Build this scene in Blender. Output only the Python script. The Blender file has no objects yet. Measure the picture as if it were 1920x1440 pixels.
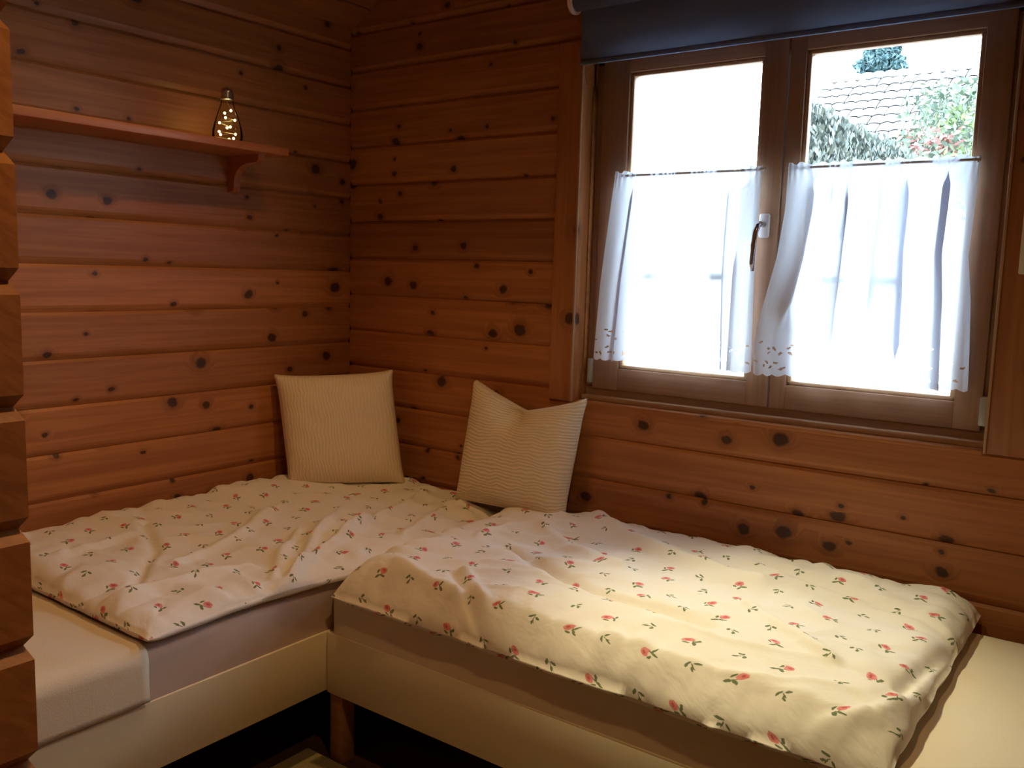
import bpy, bmesh, math, random
import numpy as np
from mathutils import Vector, Matrix, noise

scene = bpy.context.scene
COL = scene.collection
random.seed(7)
PI = math.pi

# ------------------------------------------------------------------ camera
CAM = Vector((2.495, -2.369, 1.300))
FPX = 1674.5                      # focal length in pixels of the 1920 x 1440 frame
AZ, EL, RO = -0.62987837, -0.12343069, 0.02814649
_f = Vector((math.sin(AZ) * math.cos(EL), math.cos(AZ) * math.cos(EL), math.sin(EL)))
_r = Vector((math.cos(AZ), -math.sin(AZ), 0))
_u = _r.cross(_f)
CR = _r * math.cos(RO) + _u * math.sin(RO)
CU = _u * math.cos(RO) - _r * math.sin(RO)
cd = bpy.data.cameras.new('camera')
cam = bpy.data.objects.new('camera', cd)
COL.objects.link(cam)
cam.matrix_world = Matrix(((CR.x, CU.x, -_f.x, CAM.x), (CR.y, CU.y, -_f.y, CAM.y), (CR.z, CU.z, -_f.z, CAM.z), (0, 0, 0, 1)))
cd.sensor_width = 36
cd.lens = 36 * FPX / 1920
cd.clip_start = 0.02
scene.camera = cam


def ray(px, py):
    return CR * ((px - 960) / FPX) + CU * (-(py - 720) / FPX) + _f


def on_y(px, py, y):
    d = ray(px, py)
    return CAM + d * ((y - CAM.y) / d.y)


def on_z(px, py, z):
    d = ray(px, py)
    return CAM + d * ((z - CAM.z) / d.z)


# ------------------------------------------------------------------ world, lights, exposure
SKY = 18.0
w = bpy.data.worlds.new('overcast_sky')
scene.world = w
w.use_nodes = True
bg = w.node_tree.nodes['Background']
bg.inputs[0].default_value = (0.74, 0.87, 1.0, 1)
bg.inputs[1].default_value = SKY
vs = scene.view_settings
vs.view_transform = 'Standard'
vs.look = 'None'
vs.exposure = 0.0
vs.gamma = 1.0
vs.use_curve_mapping = False


def spot(name, loc, target, power, size, blend, colour, radius):
    d = bpy.data.lights.new(name, 'SPOT')
    d.energy = power
    d.spot_size = math.radians(size)
    d.spot_blend = blend
    d.color = colour
    d.shadow_soft_size = radius
    o = bpy.data.objects.new(name, d)
    COL.objects.link(o)
    o.location = loc
    o.rotation_euler = (Vector(target) - Vector(loc)).to_track_quat('-Z', 'Y').to_euler()
    return o


WARM = (1.0, 0.58, 0.22)
YELLOW = (1.0, 0.88, 0.48)
# lamp heads: (head position, aim point, power, cone, colour); two on the ceiling spot bar, one pendant by the partition
HEADS = [((1.40, -0.80, 2.62), (1.90, -0.60, 0.56), 146, 38, YELLOW),
         ((1.15, -0.80, 2.50), (0.52, -1.16, 0.46), 35, 100, WARM)]
PEND = ((2.10, -1.55, 2.35), (1.75, -1.70, 0.0), 25, 160, WARM)
for i, (hp, ht, pw, cone, hc) in enumerate(HEADS + [PEND]):
    dirv = (Vector(ht) - Vector(hp)).normalized()
    spot(('ceiling_spot_bed_offscreen', 'ceiling_spot_wall_offscreen', 'pendant_lamp_offscreen')[i], Vector(hp) + dirv * 0.075, ht, pw, cone, 1.0, hc, 0.03)


# ------------------------------------------------------------------ mesh helpers
def tag(o, label=None, cat=None, group=None, kind=None):
    if label: o['label'] = label
    if cat: o['category'] = cat
    if group: o['group'] = group
    if kind: o['kind'] = kind
    return o


def link(name, me, mat=None, parent=None, smooth=False):
    o = bpy.data.objects.new(name, me)
    COL.objects.link(o)
    if mat is not None and len(me.materials) == 0:
        me.materials.append(mat)
    if parent is not None:
        o.parent = parent
    if smooth:
        me.shade_smooth()
    return o


def empty(name, loc=(0, 0, 0), rz=0):
    o = bpy.data.objects.new(name, None)
    COL.objects.link(o)
    o.location = loc
    o.rotation_euler = (0, 0, rz)
    o.empty_display_size = 0.1
    return o


def mesh(verts, faces, name='mesh'):
    me = bpy.data.meshes.new(name)
    me.from_pydata([tuple(v) for v in verts], [], faces)
    bm = bmesh.new()
    bm.from_mesh(me)
    bmesh.ops.recalc_face_normals(bm, faces=bm.faces)
    bm.to_mesh(me)
    bm.free()
    return me


BOXF = [(0, 1, 3, 2), (4, 6, 7, 5), (0, 4, 5, 1), (2, 3, 7, 6), (0, 2, 6, 4), (1, 5, 7, 3)]


def boxes(lst):
    """one mesh from boxes ((x0,y0,z0),(x1,y1,z1))"""
    V, F = [], []
    for a, b in lst:
        n = len(V)
        for x in (a[0], b[0]):
            for y in (a[1], b[1]):
                for z in (a[2], b[2]):
                    V.append((x, y, z))
        F += [tuple(n + k for k in f) for f in BOXF]
    return mesh(V, F)


def rbox(a, b, r=0.004, seg=2):
    """box with rounded edges"""
    bm = bmesh.new()
    bmesh.ops.create_cube(bm, size=1)
    s = [b[i] - a[i] for i in range(3)]
    c = [(b[i] + a[i]) / 2 for i in range(3)]
    for v in bm.verts:
        v.co = Vector((v.co.x * s[0] + c[0], v.co.y * s[1] + c[1], v.co.z * s[2] + c[2]))
    bmesh.ops.bevel(bm, geom=bm.edges[:], offset=min(r, min(abs(q) for q in s) * 0.45), segments=seg, profile=0.5, affect='EDGES')
    bmesh.ops.recalc_face_normals(bm, faces=bm.faces)
    me = bpy.data.meshes.new('mesh')
    bm.to_mesh(me)
    bm.free()
    if seg > 1:
        me.shade_smooth()
        try:
            me.set_sharp_from_angle(angle=math.radians(40))
        except Exception:
            pass
    return me


def prism(poly, length):
    """extrude polygon (y,z) along local x from 0 to length"""
    n = len(poly)
    V = [(0, y, z) for y, z in poly] + [(length, y, z) for y, z in poly]
    F = [tuple(range(n)), tuple(range(2 * n - 1, n - 1, -1))]
    F += [(i, (i + 1) % n, n + (i + 1) % n, n + i) for i in range(n)]
    return mesh(V, F)


def lathe(profile, seg=24):
    V, F = [], []
    for r, z in profile:
        for k in range(seg):
            t = 2 * PI * k / seg
            V.append((r * math.cos(t), r * math.sin(t), z))
    for i in range(len(profile) - 1):
        for k in range(seg):
            a, b = i * seg + k, i * seg + (k + 1) % seg
            F.append((a, b, b + seg, a + seg))
    F.append(tuple(range(seg)))
    F.append(tuple((len(profile) - 1) * seg + k for k in range(seg)))
    return mesh(V, F)


def tube(pts, r, seg=8):
    pts = [Vector(p) for p in pts]
    rr = r if isinstance(r, (list, tuple)) else [r] * len(pts)
    V, F = [], []
    for i, p in enumerate(pts):
        d = (pts[min(i + 1, len(pts) - 1)] - pts[max(i - 1, 0)]).normalized()
        a = d.cross(Vector((0, 0, 1)))
        if a.length < 1e-3:
            a = d.cross(Vector((1, 0, 0)))
        a.normalize()
        b = d.cross(a)
        for k in range(seg):
            t = 2 * PI * k / seg
            V.append(p + (a * math.cos(t) + b * math.sin(t)) * rr[i])
    for i in range(len(pts) - 1):
        for k in range(seg):
            q, s = i * seg + k, i * seg + (k + 1) % seg
            F.append((q, s, s + seg, q + seg))
    F.append(tuple(range(seg)))
    F.append(tuple((len(pts) - 1) * seg + k for k in range(seg)))
    return mesh(V, F)


# ------------------------------------------------------------------ node helpers
class S:
    """a value socket with arithmetic"""
    def __init__(s, nt, sock):
        s.nt, s.k = nt, sock

    def m(s, op, *o, clamp=False):
        n = s.nt.nodes.new('ShaderNodeMath')
        n.operation = op
        n.use_clamp = clamp
        for i, x in enumerate((s,) + o):
            if isinstance(x, S):
                s.nt.links.new(x.k, n.inputs[i])
            else:
                n.inputs[i].default_value = x
        return S(s.nt, n.outputs[0])

    def __add__(s, o): return s.m('ADD', o)
    def __sub__(s, o): return s.m('SUBTRACT', o)
    def __mul__(s, o): return s.m('MULTIPLY', o)
    def __truediv__(s, o): return s.m('DIVIDE', o)
    def floor(s): return s.m('FLOOR')
    def fract(s): return s.m('FRACT')
    def mx(s, o): return s.m('MAXIMUM', o)

    def step(s, lo, hi):
        """1 below lo, 0 above hi (smooth)"""
        n = s.nt.nodes.new('ShaderNodeMapRange')
        n.interpolation_type = 'SMOOTHSTEP'
        s.nt.links.new(s.k, n.inputs[0])
        n.inputs[1].default_value, n.inputs[2].default_value = lo, hi
        n.inputs[3].default_value, n.inputs[4].default_value = 1, 0
        return S(s.nt, n.outputs[0])


def nodes(nt, typ, **kw):
    n = nt.nodes.new('ShaderNode' + typ)
    for k, v in kw.items():
        if k.startswith('i_'):
            key = k[2:].replace('_', ' ')
            inp = n.inputs[int(key)] if key.isdigit() else n.inputs[key]
            if isinstance(v, S):
                nt.links.new(v.k, inp)
            elif hasattr(v, 'is_output'):
                nt.links.new(v, inp)
            else:
                inp.default_value = v
        else:
            setattr(n, k, v)
    return n


def mixc(nt, fac, a, b, mode='MIX'):
    n = nt.nodes.new('ShaderNodeMix')
    n.data_type = 'RGBA'
    n.blend_type = mode
    for i, x in ((0, fac), (6, a), (7, b)):
        if isinstance(x, S):
            nt.links.new(x.k, n.inputs[i])
        elif hasattr(x, 'is_output'):
            nt.links.new(x, n.inputs[i])
        elif i == 0:
            n.inputs[i].default_value = x
        else:
            n.inputs[i].default_value = (*x, 1) if len(x) == 3 else x
    return n.outputs[2]


def newmat(name):
    m = bpy.data.materials.new(name)
    m.use_nodes = True
    nt = m.node_tree
    return m, nt, nt.nodes['Principled BSDF']


def plain(name, col, rough=0.6, metal=0.0, bump=0.0, bscale=200, var=0.0, vscale=6):
    m, nt, b = newmat(name)
    b.inputs['Base Color'].default_value = (*col, 1)
    b.inputs['Roughness'].default_value = rough
    b.inputs['Metallic'].default_value = metal
    tc = nodes(nt, 'TexCoord')
    if var:
        n = nodes(nt, 'TexNoise', i_Vector=tc.outputs['Object'], i_Scale=vscale, i_Detail=3.0)
        nt.links.new(mixc(nt, S(nt, n.outputs[0]), tuple(c * (1 - var) for c in col), tuple(min(1, c * (1 + var)) for c in col)), b.inputs['Base Color'])
    if bump:
        n = nodes(nt, 'TexNoise', i_Vector=tc.outputs['Object'], i_Scale=bscale, i_Detail=2.0)
        bp = nodes(nt, 'Bump', i_Strength=bump, i_Distance=0.002, i_Height=n.outputs[0])
        nt.links.new(bp.outputs[0], b.inputs['Normal'])
    return m


def wood(name, light, dark, knot, knots=True, rough=0.45, grain=46, kscale=8.5, kcut=0.66, endgrain=False, vary=0.35):
    """pine with grain along the object's local X and dark knots"""
    m, nt, b = newmat(name)
    tc = nodes(nt, 'TexCoord')
    sp = nodes(nt, 'SeparateXYZ', i_Vector=tc.outputs['Object'])
    oi = nodes(nt, 'ObjectInfo')
    rnd = S(nt, oi.outputs['Random'])
    X, Y, Z = (S(nt, sp.outputs[i]) for i in range(3))
    X = X + rnd * 37.0
    Zr = Z + Y * 0.7 + rnd * 11.0
    fac = None
    swirl = None
    if knots:
        cv = nodes(nt, 'CombineXYZ', i_X=X * 0.8, i_Y=Zr)
        wob = nodes(nt, 'TexNoise', i_Vector=cv.outputs[0], i_Scale=40.0, i_Detail=1.0)
        cvw = nodes(nt, 'VectorMath', operation='ADD', i_0=cv.outputs[0])
        sc = nodes(nt, 'VectorMath', operation='SCALE', i_0=wob.outputs[1], i_Scale=0.012)
        nt.links.new(sc.outputs[0], cvw.inputs[1])
        vo = nodes(nt, 'TexVoronoi', voronoi_dimensions='2D', i_Vector=cvw.outputs[0], i_Scale=kscale, i_Randomness=1.0)
        vs_ = nodes(nt, 'SeparateColor', i_0=vo.outputs['Color'])
        has = S(nt, vs_.outputs[0]).m('GREATER_THAN', kcut)
        size = S(nt, vs_.outputs[1]) * S(nt, vs_.outputs[1]) * 1.1 + 0.46
        d = S(nt, vo.outputs['Distance']) / size
        core = d.step(0.085, 0.145) * has
        halo = d.step(0.10, 0.34) * has
        swirl = halo
        fac = core
    zz = Zr * grain
    if swirl is not None:
        zz = zz + swirl * 2.2
    gv = nodes(nt, 'CombineXYZ', i_X=X * 1.6, i_Y=zz, i_Z=Y * grain * 0.4)
    g = nodes(nt, 'TexNoise', i_Vector=gv.outputs[0], i_Scale=1.0, i_Detail=4.0, i_Roughness=0.6, i_Distortion=0.6)
    gf = S(nt, g.outputs[0]).step(0.30, 0.72)
    gv2 = nodes(nt, 'CombineXYZ', i_X=X * 1.2, i_Y=Zr * 9.0)
    g2 = nodes(nt, 'TexNoise', i_Vector=gv2.outputs[0], i_Scale=1.0, i_Detail=2.0)
    c = mixc(nt, gf, light, dark)
    c = mixc(nt, S(nt, g2.outputs[0]) * 0.5, c, tuple(q * 0.62 for q in light))
    if knots:
        c = mixc(nt, swirl * 0.45, c, tuple(q * 0.55 for q in dark))
        c = mixc(nt, fac * 0.92, c, knot)
    val = rnd * vary + (1 - vary / 2)
    hs = nodes(nt, 'HueSaturation', i_Value=val, i_Color=c)
    nt.links.new(hs.outputs[0], b.inputs['Base Color'])
    b.inputs['Roughness'].default_value = rough
    b.inputs['Specular IOR Level'].default_value = 0.35
    bp = nodes(nt, 'Bump', i_Strength=0.12, i_Distance=0.003, i_Height=g.outputs[0])
    nt.links.new(bp.outputs[0], b.inputs['Normal'])
    return m


M = {}
M['log'] = wood('stained_pine_log', (0.50, 0.205, 0.070), (0.33, 0.120, 0.040), (0.045, 0.020, 0.014), kcut=0.56, kscale=9.5)
M['endlog'] = wood('partition_log_pine', (0.52, 0.21, 0.065), (0.34, 0.12, 0.036), (0.05, 0.02, 0.014), knots=False, grain=70, vary=0.2)
M['board'] = wood('stained_pine_board', (0.48, 0.20, 0.07), (0.32, 0.115, 0.04), (0.045, 0.02, 0.014), kcut=0.7)
M['sash'] = wood('window_wood', (0.42, 0.25, 0.16), (0.31, 0.18, 0.11), (0.1, 0.05, 0.03), knots=False, vary=0.1, grain=60)
M['bead'] = wood('glazing_bead_wood', (0.55, 0.36, 0.22), (0.45, 0.28, 0.16), (0.1, 0.05, 0.03), knots=False, vary=0.05)
M['shelf'] = wood('shelf_wood', (0.46, 0.15, 0.045), (0.34, 0.10, 0.03), (0.1, 0.03, 0.02), knots=False, vary=0.1)
M['leg'] = wood('bed_leg_wood', (0.42, 0.22, 0.09), (0.30, 0.15, 0.06), (0.1, 0.05, 0.03), knots=False, vary=0.1)
M['floor'] = wood('dark_floor_plank', (0.10, 0.05, 0.03), (0.06, 0.03, 0.018), (0.02, 0.01, 0.01), kcut=0.85, rough=0.4)
M['ceiling'] = wood('ceiling_board_pine', (0.36, 0.15, 0.05), (0.24, 0.09, 0.03), (0.04, 0.02, 0.014), kcut=0.7)
M['paint'] = plain('cream_painted_wood', (0.72, 0.66, 0.50), 0.45, bump=0.05, bscale=60, var=0.04)
M['mattress'] = plain('grey_mattress_cloth', (0.60, 0.48, 0.42), 0.95, bump=0.35, bscale=420, var=0.05, vscale=9)
M['sheet'] = plain('cream_cotton_sheet', (0.74, 0.66, 0.54), 0.95, bump=0.3, bscale=300, var=0.04, vscale=7)
M['metal'] = plain('brushed_steel', (0.62, 0.62, 0.64), 0.25, 1.0)
M['white'] = plain('white_plastic', (0.78, 0.78, 0.80), 0.4)
M['hinge'] = plain('grey_hinge_cover', (0.42, 0.45, 0.42), 0.4, 0.3)
M['blindcap'] = plain('pale_pink_plastic', (0.80, 0.62, 0.58), 0.45)
M['dark'] = plain('dark_iron', (0.03, 0.03, 0.035), 0.5)
M['rug'] = plain('olive_beige_rug', (0.36, 0.30, 0.16), 0.95, bump=0.8, bscale=350, var=0.15, vscale=60)
M['render'] = plain('white_rendered_wall', (0.85, 0.86, 0.86), 0.9)
M['ground'] = plain('pale_garden_gravel', (0.55, 0.55, 0.50), 0.95, var=0.2, vscale=3)
M['tile'] = plain('weathered_roof_tile', (0.30, 0.30, 0.30), 0.8, var=0.15, vscale=4)
M['tilegap'] = plain('roof_underlay', (0.02, 0.02, 0.022), 0.9)
M['paletile'] = plain('pale_roof_tile', (0.80, 0.80, 0.79), 0.8)
M['bark'] = plain('tree_bark', (0.12, 0.09, 0.06), 0.9)


def leafmat(name, a, b_):
    m, nt, b = newmat(name)
    g = nodes(nt, 'NewGeometry')
    nt.links.new(mixc(nt, S(nt, g.outputs['Random Per Island']), a, b_), b.inputs['Base Color'])
    b.inputs['Roughness'].default_value = 0.6
    return m


M['hedge'] = leafmat('hedge_leaf', (0.015, 0.028, 0.026), (0.105, 0.12, 0.095))
M['ivy'] = leafmat('ivy_leaf', (0.016, 0.034, 0.022), (0.11, 0.145, 0.09))
M['lime'] = leafmat('light_green_leaf', (0.04, 0.085, 0.02), (0.15, 0.20, 0.07))
M['flower'] = leafmat('pink_red_blossom', (0.13, 0.028, 0.025), (0.22, 0.09, 0.075))
M['needle'] = leafmat('blue_green_needle', (0.018, 0.05, 0.058), (0.055, 0.105, 0.11))


def emit(name, col, st):
    m, nt, b = newmat(name)
    b.inputs['Base Color'].default_value = (*col, 1)
    b.inputs['Emission Color'].default_value = (*col, 1)
    b.inputs['Emission Strength'].default_value = st
    return m


M['led'] = emit('warm_led', (1.0, 0.84, 0.42), 7.0)
M['spotlamp'] = plain('frosted_lamp_face', (0.80, 0.74, 0.62), 0.3)


def thin_glass(name, tint, gloss):
    m = bpy.data.materials.new(name)
    m.use_nodes = True
    nt = m.node_tree
    nt.nodes.remove(nt.nodes['Principled BSDF'])
    t = nodes(nt, 'BsdfTransparent', i_Color=(*tint, 1))
    g = nodes(nt, 'BsdfGlossy', i_Roughness=0.02)
    fr = nodes(nt, 'Fresnel', i_IOR=gloss)
    mx = nodes(nt, 'MixShader', i_0=fr.outputs[0])
    nt.links.new(t.outputs[0], mx.inputs[1])
    nt.links.new(g.outputs[0], mx.inputs[2])
    nt.links.new(mx.outputs[0], nt.nodes['Material Output'].inputs[0])
    return m


M['glass'] = thin_glass('window_glass', (0.96, 0.98, 0.98), 1.25)
M['bulb'] = thin_glass('clear_bulb_glass', (0.97, 0.96, 0.90), 1.18)


def curtain_mat():
    m = bpy.data.materials.new('white_voile')
    m.use_nodes = True
    nt = m.node_tree
    nt.nodes.remove(nt.nodes['Principled BSDF'])
    d = nodes(nt, 'BsdfDiffuse', i_Color=(0.82, 0.83, 0.88, 1))
    tl = nodes(nt, 'BsdfTranslucent', i_Color=(0.74, 0.84, 0.98, 1))
    tr = nodes(nt, 'BsdfTransparent')
    a = nodes(nt, 'MixShader', i_0=0.27)
    nt.links.new(d.outputs[0], a.inputs[1])
    nt.links.new(tl.outputs[0], a.inputs[2])
    b = nodes(nt, 'MixShader', i_0=0.05)
    nt.links.new(a.outputs[0], b.inputs[1])
    nt.links.new(tr.outputs[0], b.inputs[2])
    nt.links.new(b.outputs[0], nt.nodes['Material Output'].inputs[0])
    return m


M['curtain'] = curtain_mat()


def blind_mat():
    m = bpy.data.materials.new('slate_blue_blind_cloth')
    m.use_nodes = True
    nt = m.node_tree
    nt.nodes.remove(nt.nodes['Principled BSDF'])
    d = nodes(nt, 'BsdfDiffuse', i_Color=(0.18, 0.23, 0.35, 1))
    tl = nodes(nt, 'BsdfTranslucent', i_Color=(0.16, 0.21, 0.34, 1))
    a = nodes(nt, 'MixShader', i_0=0.3)
    nt.links.new(d.outputs[0], a.inputs[1])
    nt.links.new(tl.outputs[0], a.inputs[2])
    nt.links.new(a.outputs[0], nt.nodes['Material Output'].inputs[0])
    return m


M['blind'] = blind_mat()


def print_mat(name, cell=0.096, seed=0.0, base=(0.80, 0.77, 0.74)):
    """white cotton printed with rose sprigs; UV is in metres"""
    m, nt, b = newmat(name)
    tc = nodes(nt, 'TexCoord')
    nz = nodes(nt, 'TexNoise', i_Vector=tc.outputs['UV'], i_Scale=160.0, i_Detail=1.0)
    wv = nodes(nt, 'VectorMath', operation='SCALE', i_0=nz.outputs[1], i_Scale=0.0045)
    ad = nodes(nt, 'VectorMath', operation='ADD', i_0=tc.outputs['UV'], i_1=wv.outputs[0])
    sp = nodes(nt, 'SeparateXYZ', i_Vector=ad.outputs[0])
    u = S(nt, sp.outputs[0]) / cell + (seed + 40.0)
    v = S(nt, sp.outputs[1]) / (cell * 0.86) + (seed + 40.0)
    row = v.floor()
    u = u + row.m('MODULO', 2.0) * 0.5
    colm = u.floor()
    cv = nodes(nt, 'CombineXYZ', i_X=colm, i_Y=row)
    wn = nodes(nt, 'TexWhiteNoise', noise_dimensions='2D', i_Vector=cv.outputs[0])
    ws = nodes(nt, 'SeparateColor', i_0=wn.outputs['Color'])
    r1, r2, r3 = (S(nt, ws.outputs[i]) for i in range(3))
    x = u.fract() - 0.5 + (r2 - 0.5) * 0.16
    y = v.fract() - 0.5 + (r3 - 0.5) * 0.16
    ang = (r1 - 0.5) * 2.4
    ca, sa = ang.m('COSINE'), ang.m('SINE')
    X = x * ca - y * sa
    Y = x * sa + y * ca

    def ell(cx, cy, a, bb, rot):
        c, s = math.cos(rot), math.sin(rot)
        dx, dy = X - cx, Y - cy
        p = (dx * c + dy * s) / a
        q = (dy * c - dx * s) / bb
        return (p * p + q * q).step(0.7, 1.2)
    par = (colm + row).m('PINGPONG', 1.0)          # 0 / 1 alternating motif
    inv = par * -1.0 + 1.0
    rose = ell(-0.02, 0.08, 0.115, 0.100, 0.3)
    heart = ell(-0.03, 0.09, 0.05, 0.035, 0.8)
    lf1 = ell(0.13, -0.02, 0.085, 0.036, 0.5)
    lf2 = ell(0.06, -0.15, 0.085, 0.034, 1.5)
    lf3 = ell(-0.08, -0.06, 0.07, 0.03, -0.7)
    stem = ell(0.05, -0.06, 0.012, 0.13, -0.2)
    A = lf1.mx(lf2).mx(lf3).mx(stem)
    k1 = ell(-0.08, 0.06, 0.082, 0.036, 0.9)
    k2 = ell(0.09, 0.05, 0.072, 0.034, -0.4)
    k3 = ell(0.0, -0.09, 0.07, 0.03, 1.4)
    kst = ell(0.02, -0.02, 0.012, 0.11, 0.3)
    B = k1.mx(k2).mx(k3).mx(kst)
    green = A * par + B * inv
    red = rose * par
    n2 = nodes(nt, 'TexNoise', i_Vector=tc.outputs['UV'], i_Scale=110.0, i_Detail=1.0)
    c = mixc(nt, green * 0.9, base, (0.10, 0.145, 0.055))
    cr = mixc(nt, S(nt, n2.outputs[0]), (0.58, 0.07, 0.10), (0.85, 0.36, 0.36))
    cr = mixc(nt, heart * 0.7, cr, (0.42, 0.02, 0.05))
    c = mixc(nt, red * 0.92, c, cr)
    nt.links.new(c, b.inputs['Base Color'])
    b.inputs['Roughness'].default_value = 0.92
    b.inputs['Specular IOR Level'].default_value = 0.2
    w1 = nodes(nt, 'TexNoise', i_Vector=tc.outputs['UV'], i_Scale=13.0, i_Detail=3.0, i_Distortion=0.25)
    bp = nodes(nt, 'Bump', i_Strength=0.45, i_Distance=0.012, i_Height=w1.outputs[0])
    nt.links.new(bp.outputs[0], b.inputs['Normal'])
    return m


M['duvet1'] = print_mat('rose_sprig_cotton_a', seed=0.0)
M['duvet2'] = print_mat('rose_sprig_cotton_b', seed=7.3)


def rib_mat(name, col, vertical):
    m, nt, b = newmat(name)
    tc = nodes(nt, 'TexCoord')
    nz = nodes(nt, 'TexNoise', i_Vector=tc.outputs['UV'], i_Scale=14.0, i_Detail=2.0)
    sp = nodes(nt, 'SeparateXYZ', i_Vector=tc.outputs['UV'])
    q = S(nt, sp.outputs[0 if vertical else 1]) * 90.0 + S(nt, nz.outputs[0]) * 3.0
    h = (q * (2 * PI)).m('SINE')
    nt.links.new(mixc(nt, h * 0.5 + 0.5, tuple(c * (0.93 if vertical else 0.84) for c in col), col), b.inputs['Base Color'])
    b.inputs['Roughness'].default_value = 0.95
    bp = nodes(nt, 'Bump', i_Strength=0.25 if vertical else 0.5, i_Distance=0.0015, i_Height=h)
    nt.links.new(bp.outputs[0], b.inputs['Normal'])
    return m


M['cush1'] = rib_mat('ribbed_cream_cloth_a', (0.82, 0.70, 0.52), True)
M['cush2'] = rib_mat('ribbed_cream_cloth_b', (0.82, 0.70, 0.52), False)

# ------------------------------------------------------------------ room shell
H = 0.134                                   # height of one log course
EAVE, SLOPE, RIDGE = 2.165, 0.5, 2.0
ROOM_X, ROOM_Y = 2.95, -3.6
_logs = {}


def log_mesh(length, h):
    k = (round(length, 3), round(h, 3))
    if k not in _logs:
        _logs[k] = prism([(-0.06, 0), (-0.010, 0), (-0.003, 0.012), (0, 0.020), (0, h - 0.008), (-0.005, h), (-0.06, h)], length)
    return _logs[k]


def log(parent, loc, rz, length, h=H, name='log', mat='log'):
    me = log_mesh(length, h)
    o = link(name, me, M[mat], parent)
    o.location = loc
    o.rotation_euler = (0, 0, rz)
    return o


def ceil_z(x):
    return EAVE + SLOPE * (x if x <= RIDGE else 2 * RIDGE - x)


def gable_poly(x0, x1, y0, y1, holes=None):
    pts = [(x0, 0), (x1, 0), (x1, ceil_z(x1))]
    if x0 < RIDGE < x1:
        pts.append((RIDGE, ceil_z(RIDGE)))
    pts.append((x0, ceil_z(x0)))
    return pts


# shelf wall (x = 0)
wl = tag(link('wall_left', boxes([((-0.16, ROOM_Y - 0.2, -0.1), (-0.05, 0.2, 2.6))]), M['log']), kind='structure')
z0 = 2.0905 - 16 * 0.1335
while z0 < EAVE + 0.05:
    log(wl, (0, 0.0, max(z0, 0.0)), -PI / 2, -ROOM_Y, 0.1335 if z0 >= 0 else 0.1335 + z0)
    z0 += 0.1335

# window wall (y = 0), backing slab with the window hole
WX0, WX1, WZ0, WZ1 = 1.012, 2.168, 0.905, 1.985
wb = tag(link('wall_back', boxes([((-0.05, 0.05, -0.1), (WX0, 0.16, 3.3)), ((WX1, 0.05, -0.1), (ROOM_X + 0.1, 0.16, 3.3)),
                                  ((WX0, 0.05, -0.1), (WX1, 0.16, WZ0 - 0.002)), ((WX0, 0.05, WZ1), (WX1, 0.16, 3.3))]), M['log']), kind='structure')
z0 = 2.142 - 15 * H - H
while z0 < 3.2:
    z1 = z0 + H
    xs = max(0.0, (z0 - EAVE) / SLOPE)
    xe = ROOM_X if ceil_z(ROOM_X) > z0 else 2 * RIDGE - (z0 - EAVE) / SLOPE
    if z0 < 0:
        log(wb, (xe, 0, 0), PI, xe - xs, z1)
    elif z1 <= 0.81 or z0 > WZ1 + 0.01:
        log(wb, (xe, 0, z0), PI, xe - xs)
    elif z0 < WZ0 < z1:
        log(wb, (0.921, 0, z0), PI, 0.921)
        log(wb, (2.300, 0, z0), PI, 2.300 - 0.921, WZ0 - z0)
        log(wb, (xe, 0, z0), PI, xe - 2.300)
    else:
        if z1 > WZ1:                        # course that crosses the lintel
            log(wb, (xe, 0, z0), PI, xe - WX1 - 0.0)
            log(wb, (WX0, 0, z0), PI, WX0)
            log(wb, (WX1, 0, WZ1), PI, WX1 - WX0, z1 - WZ1)
        else:
            log(wb, (0.921, 0, z0), PI, 0.921)
            log(wb, (xe, 0, z0), PI, xe - WX1 - 0.13)
    z0 = z1

# wall beyond the foot of the second bed and wall behind the camera
wr = tag(link('wall_right', boxes([((ROOM_X + 0.05, ROOM_Y - 0.2, -0.1), (ROOM_X + 0.16, 0.2, 3.0))]), M['log']), kind='structure')
wf = tag(link('wall_front', boxes([((-0.1, ROOM_Y - 0.16, -0.1), (ROOM_X + 0.1, ROOM_Y - 0.05, 3.3))]), M['log']), kind='structure')
for k in range(24):
    z0 = k * H
    if z0 < ceil_z(ROOM_X):
        log(wr, (ROOM_X, ROOM_Y, z0), PI / 2, -ROOM_Y)
    xs = max(0.0, (z0 - EAVE) / SLOPE)
    xe = min(ROOM_X, 2 * RIDGE - (z0 - EAVE) / SLOPE)
    if xe > xs + 0.05:
        log(wf, (xs, ROOM_Y, z0), 0, xe - xs)

# log partition whose ends show beside the first bed
PX, PY0, PY1 = 1.520, -1.985, -1.914


def part_log(length, h):
    """log with bevelled sides and a bevelled free end (at local x = length)"""
    t = PY1 - PY0
    c = 0.014
    V = []
    for x, ins in ((0, 0), (length - c, 0), (length, 0.0)):
        if x == length:
            prof = [(c, c), (0, c), (0, h - c), (c, h - c)]
            V += [(x, 0.0 + 0.0, c), (x, t, c), (x, t, h - c), (x, 0.0, h - c)]
        else:
            V += [(x, c * .35, 0), (x, t - c * .35, 0), (x, t, c), (x, t, h - c), (x, t - c * .35, h), (x, c * .35, h), (x, 0, h - c), (x, 0, c)]
    F = [tuple(range(8))]
    F += [(i, (i + 1) % 8, 8 + (i + 1) % 8, 8 + i) for i in range(8)]
    F += [(16, 17, 18, 19), (8, 9, 17, 16), (9, 10, 17), (10, 11, 18, 17), (11, 12, 18), (12, 13, 19, 18), (13, 14, 19), (14, 15, 16, 19), (15, 8, 16)]
    return mesh(V, F)


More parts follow.
